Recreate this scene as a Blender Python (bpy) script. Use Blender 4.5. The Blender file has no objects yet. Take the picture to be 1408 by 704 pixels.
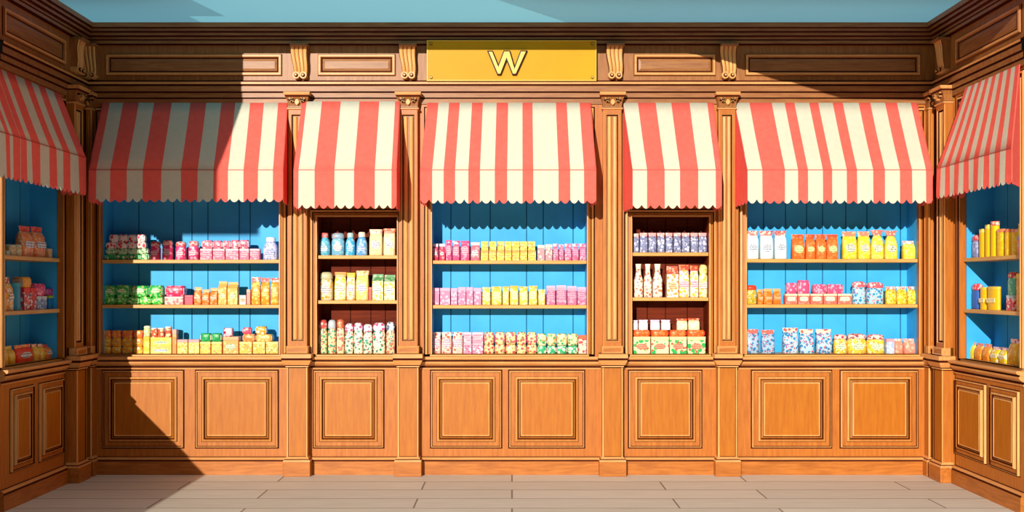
import bpy, math, random
from mathutils import Matrix, Vector
R = random.Random(7)
C = bpy.context.scene.collection
XL, XR, EYE, CD = -2.93, 2.905, 1.285, 7.0
def X(px, y=0.0): return (px-704)*(CD+y)/1400
def Z(py, y=0.0): return EYE+(395-py)*(CD+y)/1400

# ------------------------------------------------------------------ materials
def lin(c):
    if isinstance(c, str): c = tuple(int(c[i:i+2], 16) for i in (0, 2, 4))
    return tuple(((v/255)/12.92 if v/255 <= .04045 else ((v/255+.055)/1.055)**2.4) for v in c)+(1,)
def newmat(name, rough=.5, spec=.3):
    m = bpy.data.materials.new(name); m.use_nodes = True
    b = m.node_tree.nodes['Principled BSDF']; b.inputs['Roughness'].default_value = rough
    b.inputs['Specular IOR Level'].default_value = spec
    return m, m.node_tree.nodes, m.node_tree.links, b
def wood(name, c1, c2, scale=(1, 1, 1), rough=.42, spec=.35, bump=.15):
    m, n, l, b = newmat(name, rough, spec)
    tc = n.new('ShaderNodeTexCoord'); mp = n.new('ShaderNodeMapping'); l.new(tc.outputs['Object'], mp.inputs[0])
    mp.inputs['Scale'].default_value = scale
    nz = n.new('ShaderNodeTexNoise'); nz.inputs['Scale'].default_value = 6; nz.inputs['Detail'].default_value = 6; nz.inputs['Roughness'].default_value = .62
    l.new(mp.outputs[0], nz.inputs['Vector'])
    r = n.new('ShaderNodeValToRGB'); r.color_ramp.elements[0].position = .34; r.color_ramp.elements[1].position = .66
    r.color_ramp.elements[0].color = lin(c1); r.color_ramp.elements[1].color = lin(c2)
    l.new(nz.outputs['Fac'], r.inputs[0]); l.new(r.outputs[0], b.inputs['Base Color'])
    bp = n.new('ShaderNodeBump'); bp.inputs['Strength'].default_value = bump; bp.inputs['Distance'].default_value = .004
    l.new(nz.outputs['Fac'], bp.inputs['Height']); l.new(bp.outputs[0], b.inputs['Normal'])
    return m
def plain(name, c, rough=.5, spec=.3, c2=None, sc=8, metal=0):
    m, n, l, b = newmat(name, rough, spec); b.inputs['Metallic'].default_value = metal
    tc = n.new('ShaderNodeTexCoord'); nz = n.new('ShaderNodeTexNoise'); nz.inputs['Scale'].default_value = sc; nz.inputs['Detail'].default_value = 4
    l.new(tc.outputs['Object'], nz.inputs['Vector'])
    r = n.new('ShaderNodeValToRGB'); r.color_ramp.elements[0].position = .3; r.color_ramp.elements[1].position = .7
    r.color_ramp.elements[0].color = lin(c); r.color_ramp.elements[1].color = lin(c2 or c)
    l.new(nz.outputs['Fac'], r.inputs[0]); l.new(r.outputs[0], b.inputs['Base Color'])
    return m
V = (9, 9, .9); H = (.9, 9, 9)
W_LOW = wood('orange_wood', 'A85C1C', 'BC7026', V)
W_LOWH = wood('orange_wood_level', '9C561A', 'BE722C', H)
W_TRIM = wood('trim_wood', 'D89450', 'E8AC68', V)  # paler than the other woods: bead highlights put into the colour
W_TRIMH = wood('trim_wood_level', 'CC8648', 'E0A060', H)
W_FIELD = wood('panel_wood', 'A85C0C', 'B86C12', V)
W_UP = wood('upper_wood', '8E5426', 'A86C34', V)
W_UPH = wood('upper_wood_level', '875029', 'A46C3A', H)
W_LINE = wood('groove_shade_wood', '3A0E04', '4A1406', V, .7, .1)  # shade inside grooves and flutes, put into the wood colour
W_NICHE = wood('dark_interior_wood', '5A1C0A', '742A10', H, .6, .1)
W_SHELF = wood('shelf_wood', 'C8914A', 'DCA85C', H)
BLUE = plain('blue_paint', '34A6E8', .5, .25, '40B4F2', 5)
BLUE_G = plain('blue_groove', '14608F', .7, .1)
def fabric(name, c, c2):
    m = plain(name, c, .9, .1, c2, 30); return m
RED = fabric('red_canvas', 'F26256', 'F66A5E'); CREAM = fabric('cream_canvas', 'D0CAB6', 'D6D0BC')
GOLD = plain('gold_sign_face', 'CC9006', .45, .15, 'D69A0A', 3)
GOLD2 = plain('gold_letter_face', 'E6B43C', .4, .5)
DARK = plain('dark_outline_paint', '2A0E08', .5, .3)
CEIL = plain('teal_ceiling_paint', 'A4E6F4', .8, .1, 'ACECF8', 1.2)

# ------------------------------------------------------------------ mesh helper
class MB:
    def __init__(s): s.v, s.f, s.m, s.mats = [], [], [], []
    def mi(s, mat):
        if mat not in s.mats: s.mats.append(mat)
        return s.mats.index(mat)
    def quad(s, pts, mat):
        i = len(s.v); s.v += [tuple(p) for p in pts]; s.f.append(tuple(range(i, i+len(pts)))); s.m.append(s.mi(mat))
    def box(s, x0, x1, y0, y1, z0, z1, mat):
        i = len(s.v)
        s.v += [(x, y, z) for x in (x0, x1) for y in (y0, y1) for z in (z0, z1)]
        for q in ((0, 1, 3, 2), (4, 6, 7, 5), (0, 4, 5, 1), (2, 3, 7, 6), (0, 2, 6, 4), (1, 5, 7, 3)):
            s.f.append(tuple(i+k for k in q)); s.m.append(s.mi(mat))
    def rings(s, rects, mats, cap=None):
        base = len(s.v)
        for (x0, x1, z0, z1, y) in rects: s.v += [(x0, y, z0), (x1, y, z0), (x1, y, z1), (x0, y, z1)]
        for k in range(len(rects)-1):
            for j in range(4):
                a, b_ = base+4*k+j, base+4*k+(j+1) % 4
                s.f.append((a, b_, b_+4, a+4)); s.m.append(s.mi(mats[k]))
        if cap:
            k = base+4*(len(rects)-1); s.f.append((k, k+1, k+2, k+3)); s.m.append(s.mi(cap))
    def sweep(s, x0, x1, prof, mats, ends=True):
        """profile of (h toward viewer, z) swept along local x"""
        b = len(s.v); n = len(prof)
        for x in (x0, x1):
            for (h, z) in prof: s.v.append((x, -h, z))
        for k in range(n-1):
            s.f.append((b+k, b+k+1, b+n+k+1, b+n+k)); s.m.append(s.mi(mats[min(k, len(mats)-1)] if isinstance(mats, list) else mats))
        if ends:
            mt = mats[0] if isinstance(mats, list) else mats
            s.f.append(tuple(b+k for k in range(n))[::-1]); s.m.append(s.mi(mt))
            s.f.append(tuple(b+n+k for k in range(n))); s.m.append(s.mi(mt))
    def loft(s, secs, mat, N=20, cx=0, cy=0, caps=True, zig=0):
        b = len(s.v)
        for si, (z, a, d, n) in enumerate(secs):
            for k in range(N):
                t = 2*math.pi*k/N; c, q = math.cos(t), math.sin(t)
                zz = z+(zig*(1 if k % 2 else -1) if si == len(secs)-1 else 0)
                s.v.append((cx+a*math.copysign(abs(c)**(2/n), c), cy+d*math.copysign(abs(q)**(2/n), q), zz))
        for i in range(len(secs)-1):
            for k in range(N):
                k2 = (k+1) % N
                s.f.append((b+i*N+k, b+i*N+k2, b+(i+1)*N+k2, b+(i+1)*N+k)); s.m.append(s.mi(mat))
        if caps:
            s.f.append(tuple(b+k for k in range(N))[::-1]); s.m.append(s.mi(mat))
            e = b+(len(secs)-1)*N; s.f.append(tuple(e+k for k in range(N))); s.m.append(s.mi(mat))
    def disc(s, cx, cz, rx, rz, y0, y1, mat, N=18, n=2):
        b = len(s.v)
        for y in (y0, y1):
            for k in range(N):
                t = 2*math.pi*k/N; c, q = math.cos(t), math.sin(t)
                s.v.append((cx+rx*math.copysign(abs(c)**(2/n), c), y, cz+rz*math.copysign(abs(q)**(2/n), q)))
        for k in range(N):
            s.f.append((b+k, b+(k+1) % N, b+N+(k+1) % N, b+N+k)); s.m.append(s.mi(mat))
        s.f.append(tuple(b+k for k in range(N))); s.m.append(s.mi(mat))
        s.f.append(tuple(b+N+k for k in range(N))[::-1]); s.m.append(s.mi(mat))
    def build(s, name, parent=None, smooth=False, bevel=0, solid=0, recalc=False):
        me = bpy.data.meshes.new(name); me.from_pydata(s.v, [], s.f)
        for m in s.mats: me.materials.append(m)
        me.polygons.foreach_set('material_index', s.m)
        if smooth: me.polygons.foreach_set('use_smooth', [True]*len(s.f))
        if recalc:
            import bmesh
            bm = bmesh.new(); bm.from_mesh(me); bmesh.ops.remove_doubles(bm, verts=bm.verts, dist=1e-6)
            bmesh.ops.recalc_face_normals(bm, faces=bm.faces); bm.to_mesh(me); bm.free()
        me.update()
        o = bpy.data.objects.new(name, me); C.objects.link(o)
        if parent: o.parent = parent
        if bevel:
            b = o.modifiers.new('b', 'BEVEL'); b.width = bevel; b.segments = 2; b.limit_method = 'ANGLE'
        if solid:
            b = o.modifiers.new('s', 'SOLIDIFY'); b.thickness = solid; b.offset = 0
        return o
def thing(name, label, cat, loc=(0, 0, 0), rz=0, group=None):
    o = bpy.data.objects.new(name, None); C.objects.link(o); o.empty_display_size = .1
    o.location = loc; o.rotation_euler = (0, 0, rz); o['label'] = label; o['category'] = cat
    if group: o['group'] = group
    return o
def struct(o): o['kind'] = 'structure'; return o

# frames: local x along the wall (to the viewer's right), local y into the wall, z up
FR = {'back': ((0, 0, 0), 0), 'left': ((XL, 0, 0), math.pi/2), 'right': ((XR, 0, 0), -math.pi/2)}
def wthing(name, label, cat, fr, x, z=0, group=None, y=0):
    """an Empty at local (x, y, z) of a wall frame; children are written relative to it"""
    (o, rz) = FR[fr]; p = Matrix.Rotation(rz, 3, 'Z') @ Vector((x, y, z)) + Vector(o)
    return thing(name, label, cat, p, rz, group)

# ------------------------------------------------------------------ room shell
YN = -1.2            # where the side walls end, nearer the viewer
# floor of long grey-beige boards
m, n, l, b = newmat('floor_boards', .55, .25)
tc = n.new('ShaderNodeTexCoord'); br = n.new('ShaderNodeTexBrick'); l.new(tc.outputs['Object'], br.inputs['Vector'])
br.inputs['Scale'].default_value = 1; br.inputs['Brick Width'].default_value = 1.55; br.inputs['Row Height'].default_value = .27
br.inputs['Mortar Size'].default_value = .006; br.inputs['Mortar Smooth'].default_value = .3; br.offset = .37
br.inputs['Color1'].default_value = lin('E0DACC'); br.inputs['Color2'].default_value = lin('D2CCBE'); br.inputs['Mortar'].default_value = lin('857A70')
mp = n.new('ShaderNodeMapping'); mp.inputs['Scale'].default_value = (1.2, 14, 1); l.new(tc.outputs['Object'], mp.inputs[0])
nz = n.new('ShaderNodeTexNoise'); nz.inputs['Scale'].default_value = 3; nz.inputs['Detail'].default_value = 6; l.new(mp.outputs[0], nz.inputs['Vector'])
mx = n.new('ShaderNodeMix'); mx.data_type = 'RGBA'; mx.blend_type = 'MULTIPLY'; mx.inputs['Factor'].default_value = .55
rr = n.new('ShaderNodeValToRGB'); rr.color_ramp.elements[0].position = .3; rr.color_ramp.elements[0].color = (.72, .7, .68, 1); rr.color_ramp.elements[1].position = .7; rr.color_ramp.elements[1].color = (1, 1, 1, 1)
l.new(nz.outputs['Fac'], rr.inputs[0]); l.new(br.outputs['Color'], mx.inputs['A']); l.new(rr.outputs[0], mx.inputs['B']); l.new(mx.outputs['Result'], b.inputs['Base Color'])
g = MB(); g.box(-6, 6, -9, .45, -.06, 0, m); struct(g.build('floor'))
# ceiling (soffit), with roof wings and a beam added to cast shade
ZC = 3.085; K = .26     # K: slope of the sunlight
m, n, l, b = newmat('teal_translucent_ceiling', .9, .1)  # translucency added so light from above brightens the ceiling
b.inputs['Base Color'].default_value = lin('9CE0F2'); tr = n.new('ShaderNodeBsdfTranslucent'); tr.inputs[0].default_value = lin('8CDCF4')
tc = n.new('ShaderNodeTexCoord'); nz = n.new('ShaderNodeTexNoise'); nz.inputs['Scale'].default_value = 1.5; l.new(tc.outputs['Object'], nz.inputs['Vector'])
bp = n.new('ShaderNodeBump'); bp.inputs['Strength'].default_value = .2; l.new(nz.outputs['Fac'], bp.inputs['Height']); l.new(bp.outputs[0], b.inputs['Normal'])
ms = n.new('ShaderNodeMixShader'); ms.inputs[0].default_value = .6; l.new(b.outputs[0], ms.inputs[1]); l.new(tr.outputs[0], ms.inputs[2]); l.new(ms.outputs[0], n['Material Output'].inputs['Surface'])
g = MB(); g.quad([(XR+.5, .45, ZC), (XR+.5, -.70, ZC), (XL-.5, -.70, ZC), (XL-.5, .45, ZC)], m); struct(g.build('ceiling'))
pl = [(-4.6, -.62), (-4.6, -5.3), (-1.845-5.3*K, -5.3), (-1.845-.62*K, -.62), (1.0, -.62), (1.75, -1.95), (XR+.5, -2.1), (XR+.5, -.60), (-4.6, -.60)]
pl = [(-4.6, -.70)]+pl[1:3]+[(-1.845-.70*K, -.70)]
for q_ in (pl, [(1.0, -.70), (1.75, -1.95), (XR+.5, -2.1), (XR+.5, -.70)]):  # unseen roof wings, added and shaped to shade the frieze at both ends
    g = MB(); i0 = len(q_)
    g.v = [(x, y, ZC) for x, y in q_]+[(x, y, ZC+.12) for x, y in q_]
    g.f = [tuple(range(i0)), tuple(range(2*i0-1, i0-1, -1))]+[(k, k+i0, (k+1) % i0+i0, (k+1) % i0) for k in range(i0)]
    g.m = [0]*len(g.f); g.mats = [W_UP]; struct(g.build(f'trim_{20 if q_ is pl else 21}', recalc=True))
g = MB(); pf = [(XL-.5, 0), (XL-.5, .3), (-2.30, .3), (-2.26, .012), (-.13, .012), (.30, .20), (XR+.5, .26), (XR+.5, 0)]   # added beam above the ceiling, out of view, profiled to shade it
for a, b_ in zip(pf[1:-2], pf[2:-1]):
    g.quad([(a[0], -.74, ZC+a[1]), (b_[0], -.74, ZC+b_[1]), (b_[0], -.70, ZC+b_[1]), (a[0], -.70, ZC+a[1])], W_UPH)
for y_ in (-.74, -.70): g.quad([(x, y_, ZC+z) for x, z in pf], W_UPH)
g.quad([(XL-.5, -.74, ZC), (XR+.5, -.74, ZC), (XR+.5, -.70, ZC), (XL-.5, -.70, ZC)], W_UPH)
struct(g.build('trim_22'))
# walls behind the joinery
WALLP = wood('wall_backing_wood', '6A3516', '7A4220', V)
g = MB(); g.box(XL-.42, XR+.42, .34, .45, 0, ZC, WALLP); struct(g.build('wall_back'))
g = MB(); g.box(XL-.42, XL-.32, YN, .34, 0, ZC, WALLP); struct(g.build('wall_left'))
g = MB(); g.box(XL-.32, XL, YN, YN+.02, 0, ZC, WALLP); struct(g.build('trim_4'))
g = MB(); g.box(XL-.32, XL, -5, YN, 0, .83, W_LOW); struct(g.build('trim_5'))
g = MB(); g.box(XR+.32, XR+.42, YN-.03, .34, 0, ZC, WALLP); struct(g.build('wall_right'))
g = MB(); g.box(XR, XR+.32, YN-.05, YN-.036, 0, ZC, WALLP); struct(g.build('trim_6'))

def plan_sweep(name, prof, mats):
    """moulding run round the three walls with mitred corners; prof = (h, z)"""
    g = MB(); n_ = len(prof)
    path = lambda h: [(XL+h, YN), (XL+h, -h), (XR-h, -h), (XR-h, YN-.05)]
    for k in range(4):
        for (h, z) in prof:
            x, y = path(h)[k]; g.v.append((x, y, z))
    for k in range(3):
        for j in range(n_-1):
            a = k*n_+j; g.f.append((a, a+1, a+n_+1, a+n_)); g.m.append(g.mi(mats[j]))
    return struct(g.build(name))
def pz(py, h=0): return Z(py, -h)
# cornice
U, L_ = W_UPH, W_LINE
pr = [(.085, 33), (.085, 37), (.075, 38), (.068, 39), (.068, 42.5), (.055, 43.5), (.05, 45), (.05, 48.5), (.038, 49.5), (.03, 51), (.03, 54), (.022, 55.5), (.03, 56), (.03, 60), (.004, 61), (.004, 62.5)]
mt = [U, L_, L_, U, L_, L_, U, L_, L_, U, L_, U, U, L_, L_]
prof = [(h, pz(p, h)) for h, p in pr]; prof[0] = (.085, ZC); plan_sweep('trim_1', [(-.02, ZC)]+prof+[(-.02, prof[-1][1])], [U]+mt+[U])
# frieze board
plan_sweep('trim_2', [(-.02, pz(62.5)), (0, pz(62.5)), (0, pz(112)), (-.02, pz(112))], [U, W_UP, U])
# architrave
pr = [(.004, 110.5), (.004, 112), (.034, 112.6), (.034, 115.5), (.022, 116.2), (.02, 117.8), (.028, 118.6), (.028, 125.5), (.014, 126.4), (.012, 127.6), (.018, 128), (.018, 134), (.006, 134.7), (.004, 135.8), (.01, 136.2), (.01, 143), (-.02, 143)]
mt = [L_, U, W_TRIMH, L_, L_, U, U, L_, L_, U, U, L_, L_, U, U, U]
plan_sweep('trim_3', [(h, pz(p, h)) for h, p in pr], mt)
ZA = pz(142.5)      # underside of the architrave

# ------------------------------------------------------------------ frieze panels
def frieze_panel(fr, x0, x1, z0, z1, label):
    t = wthing('frieze_panel', label, 'wall panel', fr, (x0+x1)/2, z0, 'wooden panels along the frieze'); w = (x1-x0)/2; h = z1-z0
    g = MB(); e = lambda i, y: (-w+i, w-i, i, h-i, y)
    g.rings([e(0, 0), e(0, -.006), e(.006, -.016), e(.02, -.016), e(.026, -.006), e(.03, -.003)], [W_LINE, W_UP, W_TRIMH, W_UP, W_LINE]); g.build('panel_molding', t)
    g = MB(); g.rings([e(.03, -.001), e(.034, -.003), e(.05, -.007)], [W_LINE, W_UPH], W_UPH); g.build('field', t)
for x0, x1, lab in ((146, 388, 'long wooden frieze panel in shade above the wide left awning'), (437, 544, 'short wooden frieze panel left of the gold sign'),
                    (871, 984, 'short wooden frieze panel right of the gold sign'), (1024, 1265, 'long wooden frieze panel above the wide right awning')):
    frieze_panel('back', X(x0), X(x1), pz(104.5), pz(74.5), lab)
frieze_panel('left', -1.15, -.34, pz(104.5), pz(72), 'dark wooden frieze panel above the left side awning')
frieze_panel('right', .36, 1.2, pz(104.5), pz(72), 'dark wooden frieze panel above the right side awning')

# ------------------------------------------------------------------ corbels in the frieze
def corbel(fr, xc, label, w=.12):
    z0, z1 = pz(111), pz(63); t = wthing('corbel', label, 'bracket', fr, xc, z0, 'carved brackets along the frieze'); h = z1-z0
    g = MB(); nx, nz_ = 33, 22
    def hh(v): return .026+.05*(v**1.6)+.010*math.sin(v*math.pi*1.7)
    for j in range(nz_+1):
        v = .12+.80*j/nz_; sq = (.36+.14*v)
        for i in range(nx+1):
            u = i/nx; rib = .007*abs(math.sin(u*math.pi*4)); lean = .006*math.sin(v*6)
            g.v.append(((u-.5)*w*sq*2+lean, -hh(v)-rib, v*h))
    for j in range(nz_):
        for i in range(nx):
            a = j*(nx+1)+i; dk = abs(math.sin((i+.5)/nx*math.pi*4)) < .25
            g.f.append((a, a+1, a+nx+2, a+nx+1)); g.m.append(g.mi(W_LINE if dk else W_TRIM))
    for i_ in (0, nx):
        for j in range(nz_):
            a = j*(nx+1)+i_; v0, v1 = g.v[a], g.v[a+nx+1]
            g.quad([v0, v1, (v1[0], 0, v1[2]), (v0[0], 0, v0[2])], W_UP)
    g.build('fluted_body', t)
    g = MB(); g.box(-w/2, w/2, -.088, 0, .92*h, h, W_UPH); g.build('cap', t, bevel=.004)
    g = MB()
    for s in (-1, 1):
        g.disc(s*w*.2, .12*h, w*.2, w*.2, -.052, 0, W_TRIM); g.disc(s*w*.2, .12*h, w*.11, w*.11, -.06, -.04, W_LINE)
        g.disc(s*w*.2, .12*h, w*.06, w*.06, -.068, -.04, W_TRIM)
    g.build('scroll', t)
for px, lab in ((414, 'fluted wooden bracket above the first column, left of the short frieze panel'), (562, 'fluted wooden bracket at the left edge of the gold sign'),
                (845, 'fluted wooden bracket at the right edge of the gold sign'), (1000, 'fluted wooden bracket between the two right frieze panels'),
                (126, 'shaded fluted bracket on the back wall in the left corner')):
    corbel('back', X(px), lab)
corbel('left', -.20, 'dark fluted bracket on the left side wall by the corner')
corbel('right', .20, 'dark fluted bracket on the right side wall by the corner')

# ------------------------------------------------------------------ pilasters
TRIMS = []
def pilaster(fr, xc, w, label, b0=None, b1=None):
    """pedestal, plinth, ledge cap, fluted shaft and capital"""
    t = wthing('pilaster', label, 'column', fr, xc, 0, 'wooden pilasters')
    zc = .75; a = w/2
    b0 = -a-.004 if b0 is None else b0-xc; b1 = a+.004 if b1 is None else b1-xc
    g = MB(); g.box(b0, b1, 0, .30, 0, ZA, W_LOW); bk = struct(g.build(f'trim_{len(TRIMS)+7}')); TRIMS.append(bk); bk.location = t.location; bk.rotation_euler = t.rotation_euler
    g = MB(); g.box(-a-.022, a+.022, -.095, 0, 0, .10, W_LOWH); g.build('plinth', t, bevel=.004)
    g = MB(); q = lambda k, y: None
    prof = [(.10, a+.022, .095), (.112, a+.016, .09), (.118, a+.012, .086), (.130, a+.004, .078), (.133, a, .07)]
    for k, (z, hw, h) in enumerate(prof): g.v += [(-hw, 0, z), (-hw, -h, z), (hw, -h, z), (hw, 0, z)]
    for k in range(len(prof)-1):
        for j in range(3):
            b0 = 4*k+j; g.f.append((b0, b0+1, b0+5, b0+4)); g.m.append(g.mi(W_TRIMH if k != 1 else W_LINE))
    g.build('plinth_molding', t)
    g = MB(); g.rings([(-a, a, .13, zc, 0), (-a, a, .13, zc, -.07), (-a+.004, a-.004, .13, zc, -.074), (-a+.010, a-.010, .132, zc-.002, -.074), (-a+.013, a-.013, .135, zc-.005, -.068)], [W_LOW, W_TRIM, W_TRIM, W_LINE], W_FIELD); g.build('pedestal', t)
    g = MB(); prof = [(.735, a, .07), (.742, a+.006, .080), (.75, a+.006, .080), (.757, a+.012, .088), (.775, a+.022, .098), (.79, a+.028, .105), (.805, a+.03, .108), (.83, a+.03, .108), (.834, a+.024, .10)]
    mm = [W_LINE, W_TRIMH, W_LINE, W_TRIMH, W_TRIMH, W_LINE, W_TRIMH, W_TRIMH]
    for (z, hw, h) in prof: g.v += [(-hw, 0, z), (-hw, -h, z), (hw, -h, z), (hw, 0, z)]
    for k in range(len(prof)-1):
        for j in range(3): b0 = 4*k+j; g.f.append((b0, b0+1, b0+5, b0+4)); g.m.append(g.mi(mm[k]))
    k = 4*(len(prof)-1); g.f.append((k, k+1, k+2, k+3)); g.m.append(0); g.build('ledge_cap', t)
    zt = pz(153); b_ = a-.008
    g = MB(); g.rings([(-a-.003, a+.003, .834, .885, -.02), (-a-.003, a+.003, .834, .885, -.072), (-a+.004, a-.004, .838, .878, -.078), (-a+.010, a-.010, .845, .870, -.074)], [W_TRIMH]*3, W_LOWH); g.build('shaft_base', t, bevel=0)
    g = MB(); e = lambda i, y, zi: (-b_+i, b_-i, .885+zi, zt-zi, y)
    g.rings([e(0, 0, 0), e(0, -.052, 0), e(.004, -.056, .0), e(.018, -.056, .03), e(.0215, -.052, .033), e(.026, -.032, .036)], [W_LOW, W_TRIM, W_LOW, W_TRIM, W_LINE], W_UP); g.build('shaft', t)
    g = MB(); iw = b_-.028
    for s in (-.55, .55):
        xm = s*iw; r_ = iw*.42
        N = 8; z0, z1 = .93, zt-.045
        pts = [(xm+r_*math.cos(math.pi*k/N), -.032-r_*1.2*math.sin(math.pi*k/N)) for k in range(N+1)]
        for k in range(N):
            (xa, ya), (xb, yb) = pts[k], pts[k+1]; g.quad([(xa, ya, z0), (xa, ya, z1), (xb, yb, z1), (xb, yb, z0)], W_TRIM)
        g.quad([(x, y, z1) for x, y in pts], W_TRIM); g.quad([(x, y, z0) for x, y in pts][::-1], W_TRIM)
    g.build('fluting', t, recalc=True)
    # capital
    cz = pz(153); ct = pz(129.5)
    g = MB(); prof = [(cz, a-.006, .056), (cz+.006, a, .066), (cz+.014, a, .066), (cz+.018, a-.006, .06), (cz+.026, a-.006, .06), (cz+.06, a-.002, .066), (cz+.085, a+.008, .08), (ct-.022, a+.012, .086), (ct-.018, a+.016, .092), (ct, a+.018, .095)]
    mm = [W_TRIMH, W_TRIMH, W_LINE, W_UP, W_UP, W_UP, W_LINE, W_TRIMH, W_TRIMH]
    for (z, hw, h) in prof: g.v += [(-hw, 0, z), (-hw, -h, z), (hw, -h, z), (hw, 0, z)]
    for k in range(len(prof)-1):
        for j in range(3): b0 = 4*k+j; g.f.append((b0, b0+1, b0+5, b0+4)); g.m.append(g.mi(mm[k]))
    k = 4*(len(prof)-1); g.f.append((k, k+1, k+2, k+3)); g.m.append(0); cap = g.build('capital', t)
    g = MB()
    for s, r0 in ((-1, .018), (1, .018)):       # carved scrolls
        cx, czz = s*a*.52, cz+.062
        for k in range(26):
            t0, t1 = k*.38, (k+1)*.38; ra, rb = r0*(1-k/30), r0*(1-(k+1)/30)
            pa = (cx+s*ra*math.cos(t0), czz+ra*math.sin(t0)); pb = (cx+s*rb*math.cos(t1), czz+rb*math.sin(t1))
            g.box(min(pa[0], pb[0])-.0025, max(pa[0], pb[0])+.0025, -.085, -.06, min(pa[1], pb[1])-.0025, max(pa[1], pb[1])+.0025, W_TRIM if k % 6 else W_LINE)
    g.disc(0, cz+.05, a*.22, .02, -.082, -.05, W_TRIM, n=1.4); g.build('scroll_carving', cap)
for px, w, lab in ((411.5, .142, 'fluted wooden pilaster between the wide left case and left niche'), (562.5, .142, 'fluted wooden pilaster between the left niche and centre case'),
                   (841, .14, 'fluted wooden pilaster between the centre case and right niche'), (997.5, .13, 'fluted wooden pilaster between the right niche and wide right case')):
    pilaster('back', X(px), w, lab)
pilaster('left', -.235, .15, 'dark shaded pilaster on the left side wall near the corner', b1=0)
pilaster('right', .225, .15, 'fluted pilaster on the right side wall near the corner', b0=0)
pilaster('back', X(1276.5), .055, 'narrow pilaster on the back wall in the right corner', b1=XR)
pilaster('back', X(126.5), .055, 'narrow pilaster on the back wall in the left corner', b0=XL)

# ------------------------------------------------------------------ display cases and base cabinets
def display_case(fr, x0, x1, o0, o1, zt, shelves, label, niche=False, lines=()):
    xc = (x0+x1)/2; t = wthing('display_case', label, 'display case', fr, xc, 0, 'built-in display cases'); s = lambda x: x-xc
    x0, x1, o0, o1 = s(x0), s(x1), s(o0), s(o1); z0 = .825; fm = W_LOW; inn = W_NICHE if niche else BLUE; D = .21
    zb = .8105; pa, pb = max(o0-.014, x0), min(o1+.014, x1)
    # back panel of upright boards
    g = MB(); ls = [max(o0-.012, x0)]+[s(q) for q in lines]+[min(o1+.012, x1)]; gr = W_LINE if niche else BLUE_G
    for a, b_ in zip(ls[:-1], ls[1:]):
        g.rings([(a+.001, b_-.001, z0, zt+.02, D+.008), (a+.003, b_-.003, z0+.001, zt+.019, D)], [gr], inn)
    g.box(pa, pb, D+.008, D+.02, z0, zt+.02, gr); g.build('back_panel', t)
    for q0, q1 in ((pa, o0), (o1, pb)):
        g = MB(); g.box(q0, q1, .03, D, z0, zt+.02, inn); g.build('side_panel', t)
    g = MB(); g.box(o0, o1, .03, D, zt, zt+.02, inn); g.build('top_panel', t)
    g = MB(); g.box(pa, pb, 0, D+.02, z0-.0145, z0, W_SHELF); g.build('bottom_board', t)
    for zz in shelves:
        g = MB(); g.box(o0+.001, o1-.001, .012, D-.001, zz-.024, zz, W_SHELF); g.build('shelf', t, bevel=.003)
    g = MB(); m1 = .055
    ex = lambda k, y, y2=None: (o0-min(k, o0-x0), o1+min(k, x1-o1), z0-min(k, .0), zt+k, y)
    g.rings([(x0, x1, zb, ZA, 0), (max(x0, o0-m1), min(x1, o1+m1), zb, min(ZA, zt+m1), 0)], [fm])
    k1 = m1-.001
    g.rings([ex(k1, 0), ex(k1-.004, .008), ex(k1-.008, .006), ex(k1-.009, -.010), ex(k1-.022, -.014), ex(k1-.026, -.002), ex(k1-.028, -.002), ex(.012, -.004), ex(.008, -.012), ex(0, -.012), ex(0, .03), ex(-.0, .032)],
            [W_LINE, W_LINE, W_TRIM, W_TRIM, W_LINE, W_LINE, W_LOW, W_TRIM, W_TRIM, W_LOW, W_LINE])
    g.build('face_frame', t)
    return t
PL = {'A': [155, 191, 239, 264, 286, 329, 344], 'C': [620, 646, 674, 724, 747, 788], 'E': [1050, 1080, 1109, 1131, 1163, 1192, 1238], 'B': [455, 482, 510, 530], 'D': [890, 915, 945]}
def xs(q): return [X(p, .21) for p in q]
PP = [(X(p), w/2+.004) for p, w in ((126.5, .055), (411.5, .142), (562.5, .142), (841, .14), (997.5, .13), (1276.5, .055))]
BAY = [(PP[i][0]+PP[i][1], PP[i+1][0]-PP[i+1][1]) for i in range(5)]; BL = (YN+.02, -.34); BR = (.33, 1.235)
S_A, S_B, S_C, S_D, S_E, S_S = (Z(357), Z(419)), (Z(351), Z(413)), (Z(358), Z(419.5)), (Z(347), Z(409)), (Z(356), Z(418.5)), (1.473, 1.145)
ZT = Z(158)
display_case('back', *BAY[0], X(139), X(384), ZT, S_A, 'wide left display case, blue inside, behind the partly shaded awning', lines=xs(PL['A']))
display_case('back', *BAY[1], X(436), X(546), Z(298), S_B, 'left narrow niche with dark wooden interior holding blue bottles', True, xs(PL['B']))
display_case('back', *BAY[2], X(594), X(807), ZT, S_C, 'centre display case, blue inside, below the gold sign', lines=xs(PL['C']))
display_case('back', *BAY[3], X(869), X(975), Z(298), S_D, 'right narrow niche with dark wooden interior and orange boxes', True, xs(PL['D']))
display_case('back', *BAY[4], X(1026.5), X(1263), ZT, S_E, 'wide right display case, blue inside, holding orange bags on top', lines=xs(PL['E']))
display_case('left', *BL, -1.14, -.372, ZT, S_S, 'left side wall display case, blue inside, cut by the frame', lines=[-1.0, -.85, -.68, -.5])
display_case('right', *BR, .42, 1.195, ZT, S_S, 'right side wall display case, blue inside, holding yellow cans', lines=[.6, .78, .95, 1.08])

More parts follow.
